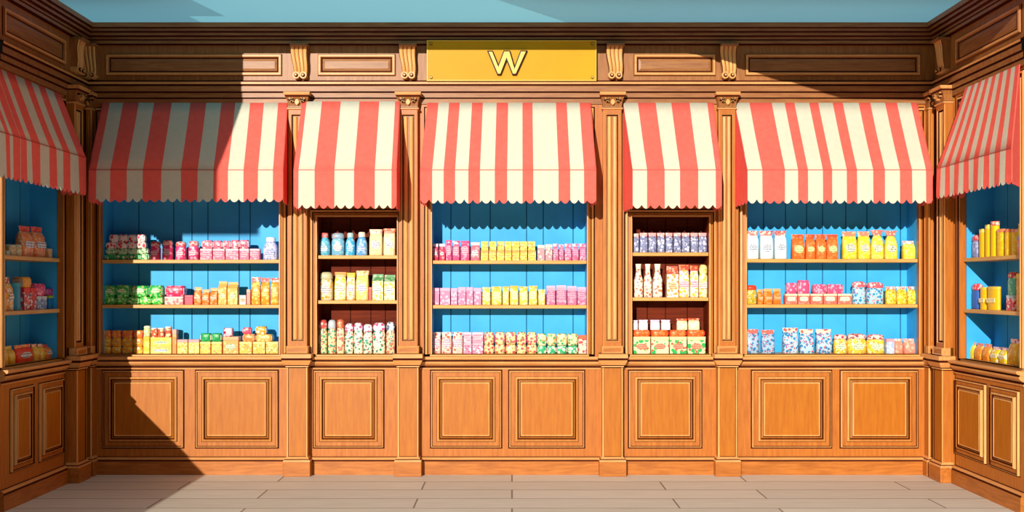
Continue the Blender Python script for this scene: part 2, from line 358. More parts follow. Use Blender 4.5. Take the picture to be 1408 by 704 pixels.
def door(t, x0, x1, z0, z1, k=1.0, name='door'):
    e = lambda i, y: (x0+i*k, x1-i*k, z0+i*k, z1-i*k, y)
    g = MB(); g.rings([e(-.004, -.001), e(.003, -.001), e(.004, -.001), e(.006, -.012), e(.011, -.014), e(.012, -.006), e(.015, -.006), e(.042, -.006)], [W_LINE, W_LINE, W_TRIM, W_TRIM, W_LINE, W_LINE, W_LOW]); d = g.build(name, t)
    g = MB(); g.rings([e(.042, -.006), e(.043, .002), e(.046, .002), e(.048, -.014), e(.056, -.022), e(.062, -.018), e(.065, -.004), e(.068, -.004), e(.069, -.010), e(.077, -.013), e(.081, -.008)],
                      [W_LINE, W_LINE, W_TRIM, W_TRIM, W_LOW, W_LINE, W_LINE, W_TRIM, W_LOW, W_LINE]); g.build('panel_molding', d)
    g = MB(); g.rings([e(.081, -.008), e(.083, -.014), e(.088, -.018), e(.092, -.015)], [W_TRIM, W_TRIM, W_TRIM], W_FIELD); g.build('raised_panel', d)
def base_cabinet(fr, x0, x1, doors, label, k=1.0, f0=None, f1=None):
    xc = (x0+x1)/2; t = wthing('base_cabinet', label, 'cabinet', fr, xc, 0, 'panelled base cabinets'); s = lambda x: x-xc
    x0, x1 = s(x0), s(x1)
    g = MB(); g.box(x0, x1, 0, .30, 0, .745, W_LOW); g.build('carcass', t)
    for d in doors: door(t, s(d[0]), s(d[1]), d[2], d[3], k)
    f0 = x0 if f0 is None else s(f0); f1 = x1 if f1 is None else s(f1)
    g = MB(); g.sweep(f0, f1, [(0, 0), (.026, 0), (.026, .092), (.020, .098), (.020, .101), (.024, .106), (.018, .114), (.006, .118), (.004, .122), (0, .122)], [W_LOWH, W_LOWH, W_LINE, W_LINE, W_TRIMH, W_TRIMH, W_TRIMH, W_LINE, W_LINE]); g.build('plinth', t)
    g = MB(); g.sweep(f0, f1, [(0, .722), (.008, .722), (.010, .732), (.004, .736), (.004, .744), (.020, .752), (.034, .765), (.036, .776), (.028, .780), (.028, .785), (.044, .790), (.050, .796), (.050, .805), (.046, .810), (0, .810)],
                      [W_TRIMH, W_TRIMH, W_LINE, W_LINE, W_TRIMH, W_TRIMH, W_TRIMH, W_LINE, W_LINE, W_TRIMH, W_TRIMH, W_TRIMH, W_TRIMH]); g.build('countertop', t)
zA, zB = Z(616), Z(509)
dd = lambda a, b_: (X(a), X(b_), zA, zB)
base_cabinet('back', *BAY[0], [dd(141, 253), dd(269, 383)], 'two-door panelled base cabinet crossed by the diagonal shadow')
base_cabinet('back', *BAY[1], [dd(431, 528)], 'single-door panelled base cabinet under the left niche')
base_cabinet('back', *BAY[2], [dd(592, 690), dd(699.5, 804)], 'two-door panelled base cabinet below the centre case')
base_cabinet('back', *BAY[3], [dd(864, 965)], 'single-door panelled base cabinet under the right niche')
base_cabinet('back', *BAY[4], [dd(1033, 1143.5), dd(1155, 1262)], 'two-door panelled base cabinet below the wide right case')
base_cabinet('left', *BL, [(-1.06, -.77, .20, .69), (-.70, -.355, .20, .69)], 'dark shaded base cabinet on the left side wall', .8)
base_cabinet('right', *BR, [(.34, .77, .20, .69), (.82, 1.18, .20, .69)], 'sunlit base cabinet on the right side wall', .8)
# last post at the near end of each side wall
# ------------------------------------------------------------------ gold sign
t = wthing('shop_sign', 'rectangular gold sign board with a dark-outlined letter W', 'sign', 'back', X(703.5), pz(113.5))
sw = (X(819)-X(587))/2; sh = pz(57.5)-pz(113.5); pz0 = pz(113.5)
g = MB(); e = lambda i, y: (-sw+i, sw-i, i, sh-i, y)
g.rings([e(0, 0), e(0, -.048), e(.003, -.052), e(.008, -.052), e(.010, -.048)], [DARK, GOLD2, GOLD2, GOLD], GOLD); g.build('board', t)
Wp = [(488, 122), (537, 122), (583, 235), (626, 120), (682, 120), (720, 248), (768, 120), (828, 120), (735, 325), (700, 325), (652, 205), (605, 325), (573, 325)]
import bmesh
bm = bmesh.new(); sc = 1/6.12
vs = [bm.verts.new((X(590+x*sc, -.06)-X(703.5), -.052, Z(50+y*sc, -.06)-pz0)) for x, y in Wp]
f = bm.faces.new(vs[::-1]); bmesh.ops.recalc_face_normals(bm, faces=[f])
if f.normal.y > 0: f.normal_flip()
r = bmesh.ops.extrude_face_region(bm, geom=[f]); fs = [q for q in r['geom'] if isinstance(q, bmesh.types.BMFace)]
for q in r['geom']:
    if isinstance(q, bmesh.types.BMVert): q.co.y -= .014
for q in bm.faces: q.material_index = 0
r = bmesh.ops.inset_region(bm, faces=fs, thickness=.0075, use_even_offset=True); fs[0].material_index = 1
for q in fs[0].verts: q.co.y -= .002
me = bpy.data.meshes.new('letter'); bm.to_mesh(me); bm.free(); me.materials.append(DARK); me.materials.append(GOLD2)
o = bpy.data.objects.new('letter', me); C.objects.link(o); o.parent = t
for dx, dz in ((-sw+.03, sh-.025), (sw-.03, sh-.025), (-sw+.03, .025), (sw-.03, .025)):
    g = MB(); g.disc(dx, dz, .009, .009, -.056, -.045, DARK, 14); g.disc(dx, dz, .0055, .0055, -.058, -.05, GOLD2, 12); g.build('screw', t)

# ------------------------------------------------------------------ awnings
def awning(fr, t0, t1, f0, f1, edges, first, zt, zf, zv, p, label, scal=.058, y_at=0.0):
    xc = (t0+t1)/2; t = wthing('awning', label, 'awning', fr, xc, zt, 'red and cream striped awnings')
    fe = [(q-edges[0])/(edges[-1]-edges[0]) for q in edges]
    t0, t1, f0, f1 = t0-xc, t1-xc, f0-xc, f1-xc; zf -= zt; zv -= zt
    tp = lambda u: t0+(t1-t0)*u; fp = lambda u: f0+(f1-f0)*u
    col = lambda u: (CREAM if (sum(1 for q in fe[1:-1] if q < u)+first) % 2 else RED)
    n_ = max(2, round((f1-f0)/scal)); us = sorted(set([round(k/(n_*8), 5) for k in range(n_*8+1)]+[round(q, 5) for q in fe]))
    y0 = -.012-y_at
    def slope(u, v):     # v 0 at wall, 1 at fold; gentle sag
        sag = .012*math.sin(math.pi*v)*(.6+.4*math.cos(u*9)); x = tp(u)+(fp(u)-tp(u))*v**1.0
        return (x, y0-(p+y0)*v, zf*v-sag)
    g = MB(); NV = 6
    for a, b_ in zip(us[:-1], us[1:]):
        c = col((a+b_)/2)
        for k in range(NV): g.quad([slope(a, k/NV), slope(b_, k/NV), slope(b_, (k+1)/NV), slope(a, (k+1)/NV)], c)
    g.build('canopy', t, smooth=True, solid=.004, recalc=True)
    g = MB(); wave = lambda u: .004*math.sin(u*23)
    def bot(u): return zv+(.024+.004*math.sin(u*31))*(1-abs(math.sin(u*n_*math.pi)))**1.1
    for a, b_ in zip(us[:-1], us[1:]):
        c = col((a+b_)/2); 
        for k in range(3):
            va, vb = k/3, (k+1)/3
            q = lambda u, v: (fp(u), -p-wave(u)*v-.004*v, zf+(bot(u)-zf)*v)
            g.quad([q(a, va), q(b_, va), q(b_, vb), q(a, vb)], c)
    vl = g.build('valance', t, solid=.004, recalc=True)
    g = MB(); hem = plain('seam_thread', 'B85048') if 'seam_thread' not in bpy.data.materials else bpy.data.materials['seam_thread']
    g.box(f0, f1, -p-.0055, -p+.003, zf-.003, zf+.001, hem); g.build('seam', vl)
    for xt, xf in ((t0, f0), (t1, f1)):
        g = MB(); ns = 12; prev = None
        for k in range(ns+1):
            v = k/ns; x = xt+(xf-xt)*v; y = y0-(p+y0)*v; top = zf*v-.006*math.sin(math.pi*v)
            lo = zv+.02*(1-abs(math.sin(v*4*math.pi)))**1.6
            if prev: g.quad([prev[0], (x, y, top), (x, y, lo), prev[1]], RED)
            prev = ((x, y, top), (x, y, lo))
        g.build('side_panel', t, solid=.004, recalc=True)
p = .32; zt = Z(142); zf = Z(233.5, -p)
s1 = 2.3475
awning('back', X(142), X(396), X(122, -p), X(389, -p), [285, 310, 355, 408, 460, 520, 583, 637, 688, 735, 785, 832, 880, 912], 0, zt, zf, Z(278, -p), p, 'wide striped awning over the wide left case, left half in shade')
awning('back', X(418), X(551), X(404, -p), X(545, -p), [60, 75, 125, 187, 248, 313, 365, 380], 0, zt, zf, Z(287, -p), p, 'narrow striped awning over the left niche', y_at=.05)
awning('back', X(588), X(812), X(578, -p), X(819.5, -p), [578, 594.3, 610, 625.8, 644, 660, 680.3, 697.4, 718.5, 733.3, 768, 784, 803, 819.5], 0, zt, zf, Z(280, -p), p, 'striped awning over the centre case below the gold sign')
awning('back', X(857), X(980), X(870, -p), X(992, -p), [870, 889.6, 913.8, 935, 960, 984, 992], 1, zt, zf, Z(287, -p), p, 'narrow striped awning over the right niche')
awning('back', X(1010), X(1260), X(1028, -p), X(1282, -p), [48, 95, 168, 210, 242, 290, 320, 367, 400, 452, 490, 538, 577, 622, 643], 1, zt, zf, Z(280, -p), p, 'wide striped awning over the wide right case')
ps = .15
DL = lambda px, x=2.93: 1400*x/(704-px)-7; DR = lambda px, x=2.905: 7-1400*x/(px-704)
eL = [DL(q/s1, 2.93-ps) for q in (-8, 28, 62, 95, 122, 150, 172, 193, 215, 240, 264)]
awning('left', -1.5, DL(81), -1.5, max(DL(112, 2.93-ps), -.36), [-1.5, -1.42, -1.34, -1.26, -1.19]+eL[1:], 1, Z(146), Z(226)-.0, Z(276), ps, 'shaded striped awning on the left side wall')
eR = [0, 1, 2, 3, 4, 5, 6, 7, 8, 9, 10, 11, 12, 13, 14, 15]
awning('right', DR(1330), DR(1405), .40, 1.39, eR, 0, Z(141), Z(241), Z(281), ps, 'sunlit striped awning on the right side wall')

# ------------------------------------------------------------------ sweets on the shelves
MC = {}
def pm(c1, c2=None, c3=None, sc=42, th=.42):
    """printed wrapper: base colour with small printed shapes in one or two more colours"""
    k = (c1, c2, c3, sc, th)
    if k in MC: return MC[k]
    m, n, l, b = newmat('wrapper_'+c1, .35, .4)
    if not c2: b.inputs['Base Color'].default_value = lin(c1)
    tc = n.new('ShaderNodeTexCoord')
    oi = n.new('ShaderNodeObjectInfo'); ad = n.new('ShaderNodeVectorMath'); ad.operation = 'ADD'
    l.new(tc.outputs['Object'], ad.inputs[0]); l.new(oi.outputs['Location'], ad.inputs[1])
    col = None
    base = n.new('ShaderNodeRGB'); base.outputs[0].default_value = lin(c1); col = base.outputs[0]
    for i, cc in enumerate((c2, c3)):
        if not cc: continue
        vo = n.new('ShaderNodeTexVoronoi'); vo.inputs['Scale'].default_value = sc*(1+.45*i); vo.inputs['Randomness'].default_value = 1
        of = n.new('ShaderNodeVectorMath'); of.operation = 'ADD'; of.inputs[1].default_value = (i*3.1, i*1.7, i*2.3); l.new(ad.outputs[0], of.inputs[0]); l.new(of.outputs[0], vo.inputs['Vector'])
        lt = n.new('ShaderNodeMath'); lt.operation = 'LESS_THAN'; lt.inputs[1].default_value = th*(1-.25*i); l.new(vo.outputs['Distance'], lt.inputs[0])
        mx = n.new('ShaderNodeMix'); mx.data_type = 'RGBA'; l.new(lt.outputs[0], mx.inputs['Factor']); l.new(col, mx.inputs['A']); mx.inputs['B'].default_value = lin(cc); col = mx.outputs['Result']
    l.new(col, b.inputs['Base Color']); MC[k] = m; return m
def lm(c1, c2):
    """label print: wavy dark scribble on a pale ground"""
    k = ('l', c1, c2)
    if k in MC: return MC[k]
    m, n, l, b = newmat('label_'+c1, .5, .3)
    tc = n.new('ShaderNodeTexCoord'); oi = n.new('ShaderNodeObjectInfo'); ad = n.new('ShaderNodeVectorMath'); ad.operation = 'ADD'
    l.new(tc.outputs['Object'], ad.inputs[0]); l.new(oi.outputs['Location'], ad.inputs[1])
    wv = n.new('ShaderNodeTexWave'); wv.wave_type = 'RINGS'; wv.inputs['Scale'].default_value = 22; wv.inputs['Distortion'].default_value = 6; wv.inputs['Detail'].default_value = 2; wv.inputs['Detail Scale'].default_value = 12
    l.new(ad.outputs[0], wv.inputs['Vector'])
    gt = n.new('ShaderNodeMath'); gt.operation = 'GREATER_THAN'; gt.inputs[1].default_value = .70; l.new(wv.outputs['Fac'], gt.inputs[0])
    mx = n.new('ShaderNodeMix'); mx.data_type = 'RGBA'; l.new(gt.outputs[0], mx.inputs['Factor']); mx.inputs['A'].default_value = lin(c1); mx.inputs['B'].default_value = lin(c2)
    l.new(mx.outputs['Result'], b.inputs['Base Color']); MC[k] = m; return m

def item(kind, t, w, h, d, bm_, tm, lb):
    a, q = w/2, d/2; g = MB()
    if kind == 'pouch':
        g.loft([(0, a*.93, q*.8, 4), (.03*h, a, q*.95, 4), (.4*h, a*.985, q, 4), (.66*h, a*.97, q*.8, 4), (.80*h, a*.90, q*.36, 3), (.83*h, a*.88, q*.2, 3)], bm_, 24); g.build('bag', t, smooth=True)
        g = MB(); g.loft([(.81*h, a*.88, q*.22, 3), (.84*h, a*.90, q*.12, 3), (.9*h, a*.95, q*.10, 3), (.985*h, a, q*.12, 3)], tm, 40, zig=.012*h); g.build('seal', t)
        fy, lz = -q, .40
    elif kind == 'flare':        # waisted neck below a wide flared top
        g.loft([(0, a*.93, q*.8, 4), (.03*h, a, q*.95, 4), (.45*h, a*.97, q, 3.5), (.66*h, a*.85, q*.8, 3), (.78*h, a*.6, q*.5, 2.5), (.82*h, a*.56, q*.42, 2.5)], bm_, 24); g.build('bag', t, smooth=True)
        g = MB(); g.loft([(.81*h, a*.56, q*.45, 2.5), (.86*h, a*.7, q*.3, 3), (.985*h, a, q*.2, 3)], tm, 40, zig=.012*h); g.build('frill', t)
        fy, lz = -q*.97, .36
    elif kind == 'jar':
        g.loft([(0, a*.9, q*.9, 3), (.03*h, a, q, 3), (.62*h, a, q, 3), (.72*h, a*.86, q*.86, 3), (.76*h, a*.8, q*.8, 3)], bm_, 24); g.build('jar_body', t, smooth=True)
        g = MB(); g.loft([(.74*h, a*.9, q*.9, 3), (.76*h, a*.96, q*.96, 3), (.88*h, a*.96, q*.96, 3), (.96*h, a*.85, q*.85, 2.5), (h, a*.5, q*.5, 2)], tm, 24); g.build('lid', t, smooth=True)
        fy, lz = -q, .36
    elif kind == 'can':
        g.loft([(0, a*.97, q, 2.2), (.02*h, a, q, 2.2), (.5*h, a, q, 2.2), (.86*h, a, q, 2.2), (.88*h, a*.97, q*.97, 2.2)], bm_, 24); g.build('can_body', t, smooth=False)
        g = MB(); g.loft([(.87*h, a, q, 2.2), (.9*h, a*1.03, q*1.03, 2.2), (.985*h, a*1.03, q*1.03, 2.2), (h, a*.95, q*.95, 2.2)], tm, 24); g.build('lid', t)
        fy, lz = -q, .4
    elif kind == 'bottle':
        g.loft([(0, a*.9, q*.9, 3), (.03*h, a, q, 3), (.48*h, a*.96, q*.98, 2.8), (.64*h, a*.84, q*.85, 2.5), (.74*h, a*.64, q*.7, 2.2), (.80*h, a*.54, q*.6, 2)], bm_, 24); g.build('bottle_body', t, smooth=True)
        g = MB(); g.loft([(.79*h, a*.56, q*.62, 2), (.81*h, a*.64, q*.7, 2), (.97*h, a*.62, q*.68, 2), (h, a*.5, q*.56, 2)], tm, 20); g.build('cap', t)
        fy, lz = -q*.98, .30
    elif kind == 'milk':         # tall-necked carton bottle
        g.loft([(0, a*.95, q*.9, 4), (.03*h, a, q, 4), (.52*h, a, q, 4), (.70*h, a*.62, q*.7, 3.5), (.86*h, a*.52, q*.5, 3.5)], bm_, 24); g.build('bottle_body', t, smooth=True)
        g = MB(); g.loft([(.85*h, a*.54, q*.52, 3.5), (.94*h, a*.60, q*.5, 3.5), (h, a*.66, q*.5, 3.5)], tm, 24); g.build('cap', t)
        fy, lz = -q, .34
    elif kind == 'carton':
        g.box(-a, a, -q, q, 0, .74*h, bm_); g.build('carton_body', t, bevel=.0015)
        g = MB(); zs, ze = .74*h, .9*h
        g.quad([(-a, -q, zs), (a, -q, zs), (a, -.003, ze), (-a, -.003, ze)], tm); g.quad([(-a, q, zs), (-a, .003, ze), (a, .003, ze), (a, q, zs)], tm)
        for s_ in (-a, a): g.quad([(s_, -q, zs), (s_, -.003, ze), (s_, .003, ze), (s_, q, zs)], tm)
        g.box(-a*.98, a*.98, -.003, .003, ze-.001, h, tm); g.build('gable_top', t)
        fy, lz = -q, .38
    elif kind == 'box':
        g.box(-a, a, -q, q, 0, .8*h, bm_); g.build('box_body', t, bevel=.0015)
        g = MB(); g.box(-a*1.01, a*1.01, -q*1.03, q*1.03, .8*h, h, tm); g.build('box_lid', t, bevel=.0015)
        fy, lz = -q, .42
    elif kind == 'pack':         # soft flat packet lying on its side
        g.loft([(0, a*.93, q*.85, 3.5), (.12*h, a*.97, q, 3.5), (.5*h, a, q*1.0, 4), (.88*h, a*.97, q, 3.5), (h, a*.9, q*.85, 3.5)], bm_, 24); g.build('wrapper', t, smooth=True)
        g = MB()
        for s_ in (-1, 1): g.box(s_*a*.96-.0015, s_*a*.96+.0015, -q*.8, q*.8, .2*h, .8*h, tm)
        g.box(-a*.9, a*.9, -q*.3, q*.3, h*.985, h*1.0, tm); g.build('seal', t)
        fy, lz = -q*1.0, .5
    if lb:
        shape, l1, l2 = lb; g = MB(); m_ = lm(l1, l2)
        if shape == 'oval': g.disc(0, lz*h, w*.33, min(h*.17, w*.3), fy-.0015, fy+.004, m_)
        elif shape == 'band': g.disc(0, lz*h, w*.40, h*.10, fy-.0015, fy+.004, m_, n=8)
        elif shape == 'strip': g.disc(0, .5*h, w*.36, h*.22, fy-.0015, fy+.004, m_, n=4)
        g.build('label', t)
ORD = ['leftmost', 'second from left', 'third from left', 'fourth from left', 'fifth from left', 'sixth from left', 'seventh from left', 'eighth from left']
NAMES = {'pouch': 'candy_pouch', 'flare': 'candy_bag', 'jar': 'candy_jar', 'can': 'candy_can', 'bottle': 'drink_bottle', 'milk': 'drink_carton', 'carton': 'gable_carton', 'box': 'candy_box', 'pack': 'candy_packet'}
CATS = {'pouch': 'candy bag', 'flare': 'candy bag', 'jar': 'jar', 'can': 'can', 'bottle': 'bottle', 'milk': 'bottle', 'carton': 'carton', 'box': 'box', 'pack': 'packet'}
PLACE = {'A': 'wide left case', 'B': 'left niche', 'C': 'centre case', 'D': 'right niche', 'E': 'wide right case', 'L': 'left side case', 'R': 'right side case'}
SH = {'A': S_A+(.825,), 'B': S_B+(.825,), 'C': S_C+(.825,), 'D': S_D+(.825,), 'E': S_E+(.825,), 'L': S_S+(.825,), 'R': S_S+(.825,)}
ROW = {1: 'top shelf', 2: 'middle shelf', 3: 'bottom shelf'}
SEEN = {}
def put(case, row, kind, desc, boxes, c, top, lb=None, dep=None, y=.055, extra=''):
    """boxes: (px0, px1, py_top[, py_base]) read off the front of the shelf"""
    body = pm(*c) if isinstance(c, tuple) else pm(c); tm = pm(*top) if isinstance(top, tuple) else pm(top)
    zs = SH[case][row-1]; n_ = len(boxes)
    for i, bx in enumerate(boxes):
        p0, p1, pt = bx[:3]; pb = bx[3] if len(bx) > 3 else None
        if case in 'LR':
            xw = (2.93 if case == 'L' else 2.905)+y; f = DL if case == 'L' else DR
            u0, u1 = f(p0, xw), f(p1, xw); Dm = 1400*xw/abs((p0+p1)/2-704); zz = lambda v: EYE+(395-v)*Dm/1400; fr = 'left' if case == 'L' else 'right'
        else: u0, u1 = X(p0, y), X(p1, y); zz = lambda v: Z(v, y); fr = 'back'
        w = (u1-u0)*(.99 if kind in ('pouch', 'jar', 'bottle') else .965); base = zz(pb) if pb else zs; h = zz(pt)-base
        d = dep or max(.045, min(.085, w*.8))
        pos = '' if n_ == 1 else (ORD[i] if i < n_-1 or n_ < 3 else 'rightmost')
        if n_ == 2: pos = ('left', 'right')[i]+' of two'
        if n_ == 3: pos = ('left', 'middle', 'right')[i]+' of three'
        lab = ', '.join(q for q in (desc, pos, extra, ROW[row], PLACE[case]) if q)
        if len(lab.split()) > 16: print('LONG', lab)
        if lab in SEEN: print('DUP', lab)
        SEEN[lab] = 1
        t = wthing(NAMES[kind], lab, CATS[kind], fr, (u0+u1)/2, base+.0004, f'{CATS[kind]}s on the {ROW[row]}, {PLACE[case]}', y=y+d/2)
        item(kind, t, w, h, d, body, tm, lb)
OV = 'oval'
# ---- wide left case, top shelf
put('A', 1, 'pack', 'bright green packet', [(143.5, 158.5, 349.5), (159.5, 174, 349.5), (175, 191, 349.5), (192, 204.5, 349.5)], ('28B060', 'E8F4C0'), 'D8F0D0', extra='bottom of stack')
put('A', 1, 'pack', 'pale green patterned packet', [(144.5, 159, 341.5, 349.5), (160, 174, 341.5, 349.5), (175, 189.5, 341.5, 349.5), (190.5, 203, 341.5, 349.5)], ('B8D8A8', '5C9060', 'F4F0E0'), 'E8F0D8', extra='second layer')
put('A', 1, 'pack', 'white and red printed packet', [(145, 159, 333, 341.5), (160, 174, 333, 341.5), (175, 187, 333, 341.5), (188, 200, 333, 341.5)], ('F4DCD8', 'E04848'), 'F8F0EC', extra='third layer')
put('A', 1, 'pack', 'white packet with red fruit', [(150, 162, 322.5, 333), (163, 175, 322.5, 333), (176, 187, 322.5, 333), (188, 199, 322.5, 333)], ('F0D8D8', 'D83848', 'A8A0A8'), 'FFFFFF', extra='top of stack')
put('A', 1, 'jar', 'magenta jar with pale pink lid', [(206, 219, 332), (222, 236, 330), (240, 254.5, 332), (258, 272, 331)], ('E83878', 'F8A8C0'), ('F4B8B8', 'E85858'), (OV, 'F8D0DC', 'C02858'))
put('A', 1, 'box', 'deep pink box', [(275, 291.5, 342), (292.5, 309, 342), (310, 328, 342), (329, 342.5, 342), (343.5, 357, 342)], ('F0507C', 'F8A0B4'), 'F8B8C8', ('strip', 'FAB8C8', 'E04870'), extra='lower row')
put('A', 1, 'pack', 'pink and white packet', [(277, 291.5, 330.5, 342), (292.5, 304.5, 331, 342), (305.5, 316, 331, 342), (317, 328, 330, 342), (329, 341.5, 330, 342)], ('F07C98', 'FCE0D8', 'C83060'), 'F8D0D8', extra='upper row')
put('A', 1, 'bottle', 'lilac and white bottle with blue base', [(360, 381, 326)], ('D8D4EC', '90A8E0'), 'F0ECF4', (OV, '8088C0', 'F0F0F8'))
# ---- middle shelf
put('A', 2, 'pack', 'leaf green packet', [(141, 157, 408.5), (158, 174, 408.5), (175, 190.5, 408.5), (191.5, 207, 408.5), (208, 223, 408.5)], ('38C038', 'B8F098', 'F0E8B0'), 'A0E890', extra='lower row')
put('A', 2, 'pack', 'bright green packet with orange print', [(142, 157, 392.5, 408.5), (158, 177, 392, 408.5), (178, 202.5, 393, 408.5), (203.5, 223, 392.5, 408.5)], ('28B048', '98E890', 'E8A878'), '90E098', (OV, 'E8F4D0', '58B050'), extra='upper row')
put('A', 2, 'pack', 'raspberry pink packet lying on white box', [(226, 253, 393, 408)], ('E83068', 'F8A8C8', 'F06038'), 'F8C0D0')
put('A', 2, 'box', 'white and pink printed box', [(226, 252, 408)], ('F4C0B8', 'E07070'), 'F8DCD4')
put('A', 2, 'box', 'small red-pink box', [(254, 265, 406)], 'EC4860', 'F06878')
put('A', 2, 'pouch', 'orange pouch', [(266, 276.5, 395), (277, 287.5, 398), (288, 299, 396)], ('F08030', 'F8B080'), 'F8B070', ('band', 'F8D8C0', 'E86828'), extra='front run')
put('A', 2, 'carton', 'tall yellow-orange carton', [(300, 311.5, 387), (312.5, 326.5, 388)], ('F8A830', 'F8D880'), 'F0B060', (OV, 'F8F0C0', '389078'))
put('A', 2, 'box', 'small white box with orange print', [(329, 338, 406)], 'F4E0D8', 'F0ECE8', ('strip', 'F08040', 'F8E0D0'))
put('A', 2, 'box', 'slim pink upright box', [(339, 344, 398)], 'F09080', 'F4B0A0')
put('A', 2, 'pouch', 'amber pouch with red crimped top', [(345, 357.5, 381), (358.5, 370.5, 382), (371.5, 383, 382)], ('F89C2C', 'F8D070'), ('E07068', 'F8D0C8', '902838'), (OV, 'F8DC90', 'F09038'))
# ---- bottom shelf
cols = [(140, 152), (153, 166), (167, 182), (183, 196)]
put('A', 3, 'pack', 'golden yellow packet', [(a, b_, 477) for a, b_ in cols], ('F4A820', 'F8D860', 'F0E0C0'), 'F0B040', extra='bottom of left stack')
put('A', 3, 'pack', 'orange and yellow packet', [(a, b_, 465, 477) for a, b_ in cols], ('F0A028', 'F8D040', 'E87850'), 'F0B040', (OV, 'F8C860', 'A86020'), extra='middle of left stack')
put('A', 3, 'pack', 'red-topped packet', [(a, b_, 454.5, 465) for a, b_ in cols], ('F0803C', 'F8B040'), ('E84038', 'F07060'), extra='top of left stack')
put('A', 3, 'box', 'tall yellow box', [(197, 205.5, 463)], ('F0C428', 'F8E070'), 'F0B820')
put('A', 3, 'jar', 'pale green jar standing on the tall yellow box', [(196.5, 206, 448, 463)], ('C8D088', 'F0F0C0'), 'E8E8C0')
put('A', 3, 'box', 'pale yellow box with blue eye print', [(206.5, 236, 476)], ('F4D87C', 'F8B858'), 'F4C868', (OV, 'F0F4F0', '3878A0'))
put('A', 3, 'box', 'yellow box with two round prints', [(206.5, 236, 464, 476)], ('F4C848', 'F8E088'), 'F4D458', (OV, 'F0F0C8', '2C7878'))
put('A', 3, 'can', 'white can with red band', [(207, 215, 451, 464), (216, 225, 451, 464), (226, 235, 449, 464)], ('E86040', 'F8E0B0'), 'F8F0E8', extra='on yellow box')
put('A', 3, 'box', 'slim orange upright box', [(236.8, 242.5, 453)], ('E89040', 'F0B070'), 'F0A890')
put('A', 3, 'box', 'cream yellow box with pink lid', [(243.5, 258, 467), (259, 274, 467)], ('F4D470', 'F0A838', 'F8F0C0'), 'F0A0A0')
put('A', 3, 'box', 'apricot yellow box', [(275, 289.5, 470), (290.5, 305, 470)], ('F8C850', 'F09860'), 'F8D880', ('strip', 'F8DC80', 'F0A048'), extra='under green packets')
put('A', 3, 'pack', 'deep green packet with cream top', [(275, 289.5, 458.5, 470), (290.5, 304, 458.5, 470)], ('1E9C50', '40B868'), 'F4E0C0')
put('A', 3, 'box', 'orange box with round green print', [(306.5, 328, 463)], ('F4A050', 'F8C070'), 'F4A878', (OV, 'F4F4D0', '207850'))
put('A', 3, 'pack', 'small crimson and white packet', [(306.5, 319.5, 451, 463)], ('E8D0D8', 'A82048'), 'B83058')
put('A', 3, 'box', 'honey yellow box', [(329, 346.5, 470), (347.5, 364.5, 470), (365.5, 382.5, 470)], ('F8B840', 'F8DC90', 'E87840'), 'F8D080', extra='right end')
put('A', 3, 'pack', 'orange packet', [(333, 349.5, 459.5, 470)], ('F08848', 'F8B878'), 'F8C0A0', extra='under pink packet')
put('A', 3, 'pack', 'rose pink packet', [(333, 345, 450.5, 459.5)], ('E85070', 'F8A8A8'), 'F08090')
put('A', 3, 'pack', 'rounded peach yellow packet', [(350.5, 374, 460, 470)], ('F4B460', 'F8D890'), 'F8C880')
put('A', 3, 'pack', 'small golden packet with white stripes', [(351, 366, 449, 460)], ('F4A828', 'F4E8E0'), 'F0D8D0')
# ---- left niche
put('B', 1, 'bottle', 'blue bottle with red cap', [(437, 453.5, 320)], ('58B4D8', '88D0E8'), ('E06060', 'F0A0A0'), (OV, 'E0F0F4', '3078A8'))
put('B', 1, 'jar', 'wide pale blue jug with white label', [(455, 473, 320)], ('78B8D8', '98D0E8'), ('90B0C8', 'D8A8A8'), (OV, 'F4F4F4', 'D87870'))
put('B', 1, 'bottle', 'bright blue bottle with grey cap', [(474, 488, 320)], ('40B0E0', 'A0D8F0'), 'B0CCD0', (OV, 'C8E4F0', '2880B0'))
put('B', 1, 'bottle', 'sky blue bottle with cream cap', [(489, 504.5, 319)], ('60A8E8', 'A8CCF0'), 'E8E0D0', (OV, 'C8D8F8', '2468C8'))
put('B', 1, 'pouch', 'cream bag with scalloped pink top', [(507, 525.5, 315)], ('F8E8B8', 'F4D8A0'), ('F8D0B8', 'E88870'), (OV, 'FFFFFF', '304878'))
put('B', 1, 'pouch', 'cream bag with orange-red top', [(526.5, 543.5, 314)], ('F8ECC8', 'F8D8A0'), ('E86840', 'F4B898'), (OV, 'FFFFFF', '304878'))
put('B', 2, 'jar', 'grey-cream jar with beige lid', [(438, 457, 374)], ('E0D4B8', 'F0A838'), 'C8C098', (OV, 'F0ECE8', '505050'))
put('B', 2, 'pouch', 'white and yellow bag with orange top', [(459, 475.5, 374)], ('F4ECC8', 'F4D030'), 'D89848', (OV, 'F8F4E8', '906858'))
put('B', 2, 'pouch', 'pale pink bag with yellow top', [(476, 488, 375)], ('F4DCC8', 'F8B048'), 'F4B828', (OV, 'F4E8F0', '8878A8'))
put('B', 2, 'pouch', 'yellow bag with peach top', [(488.5, 506.5, 372)], ('F4D880', 'F8F0B8'), ('F4C898', 'E09858'), (OV, 'F0E4F0', '7068A0'))
put('B', 2, 'box', 'small red box', [(507, 511, 395)], 'D85048', 'E87060')
put('B', 2, 'carton', 'white carton with green top and yellow base', [(511.5, 527, 377), (528, 543, 378)], ('F8E8C0', 'F8B830'), ('5C9860', 'A0C0A0'), (OV, 'FFFFFF', '305858'))
put('B', 3, 'jar', 'green and red printed jar with red lid', [(437, 449.5, 440)], ('D8D8A0', '50A070', 'D84040'), ('C84840', 'E8A898'))
put('B', 3, 'jar', 'orange and green printed jar with grey lid', [(450.3, 461.5, 440)], ('F0D0A0', '30A080', 'E85030'), 'B8C0C8')
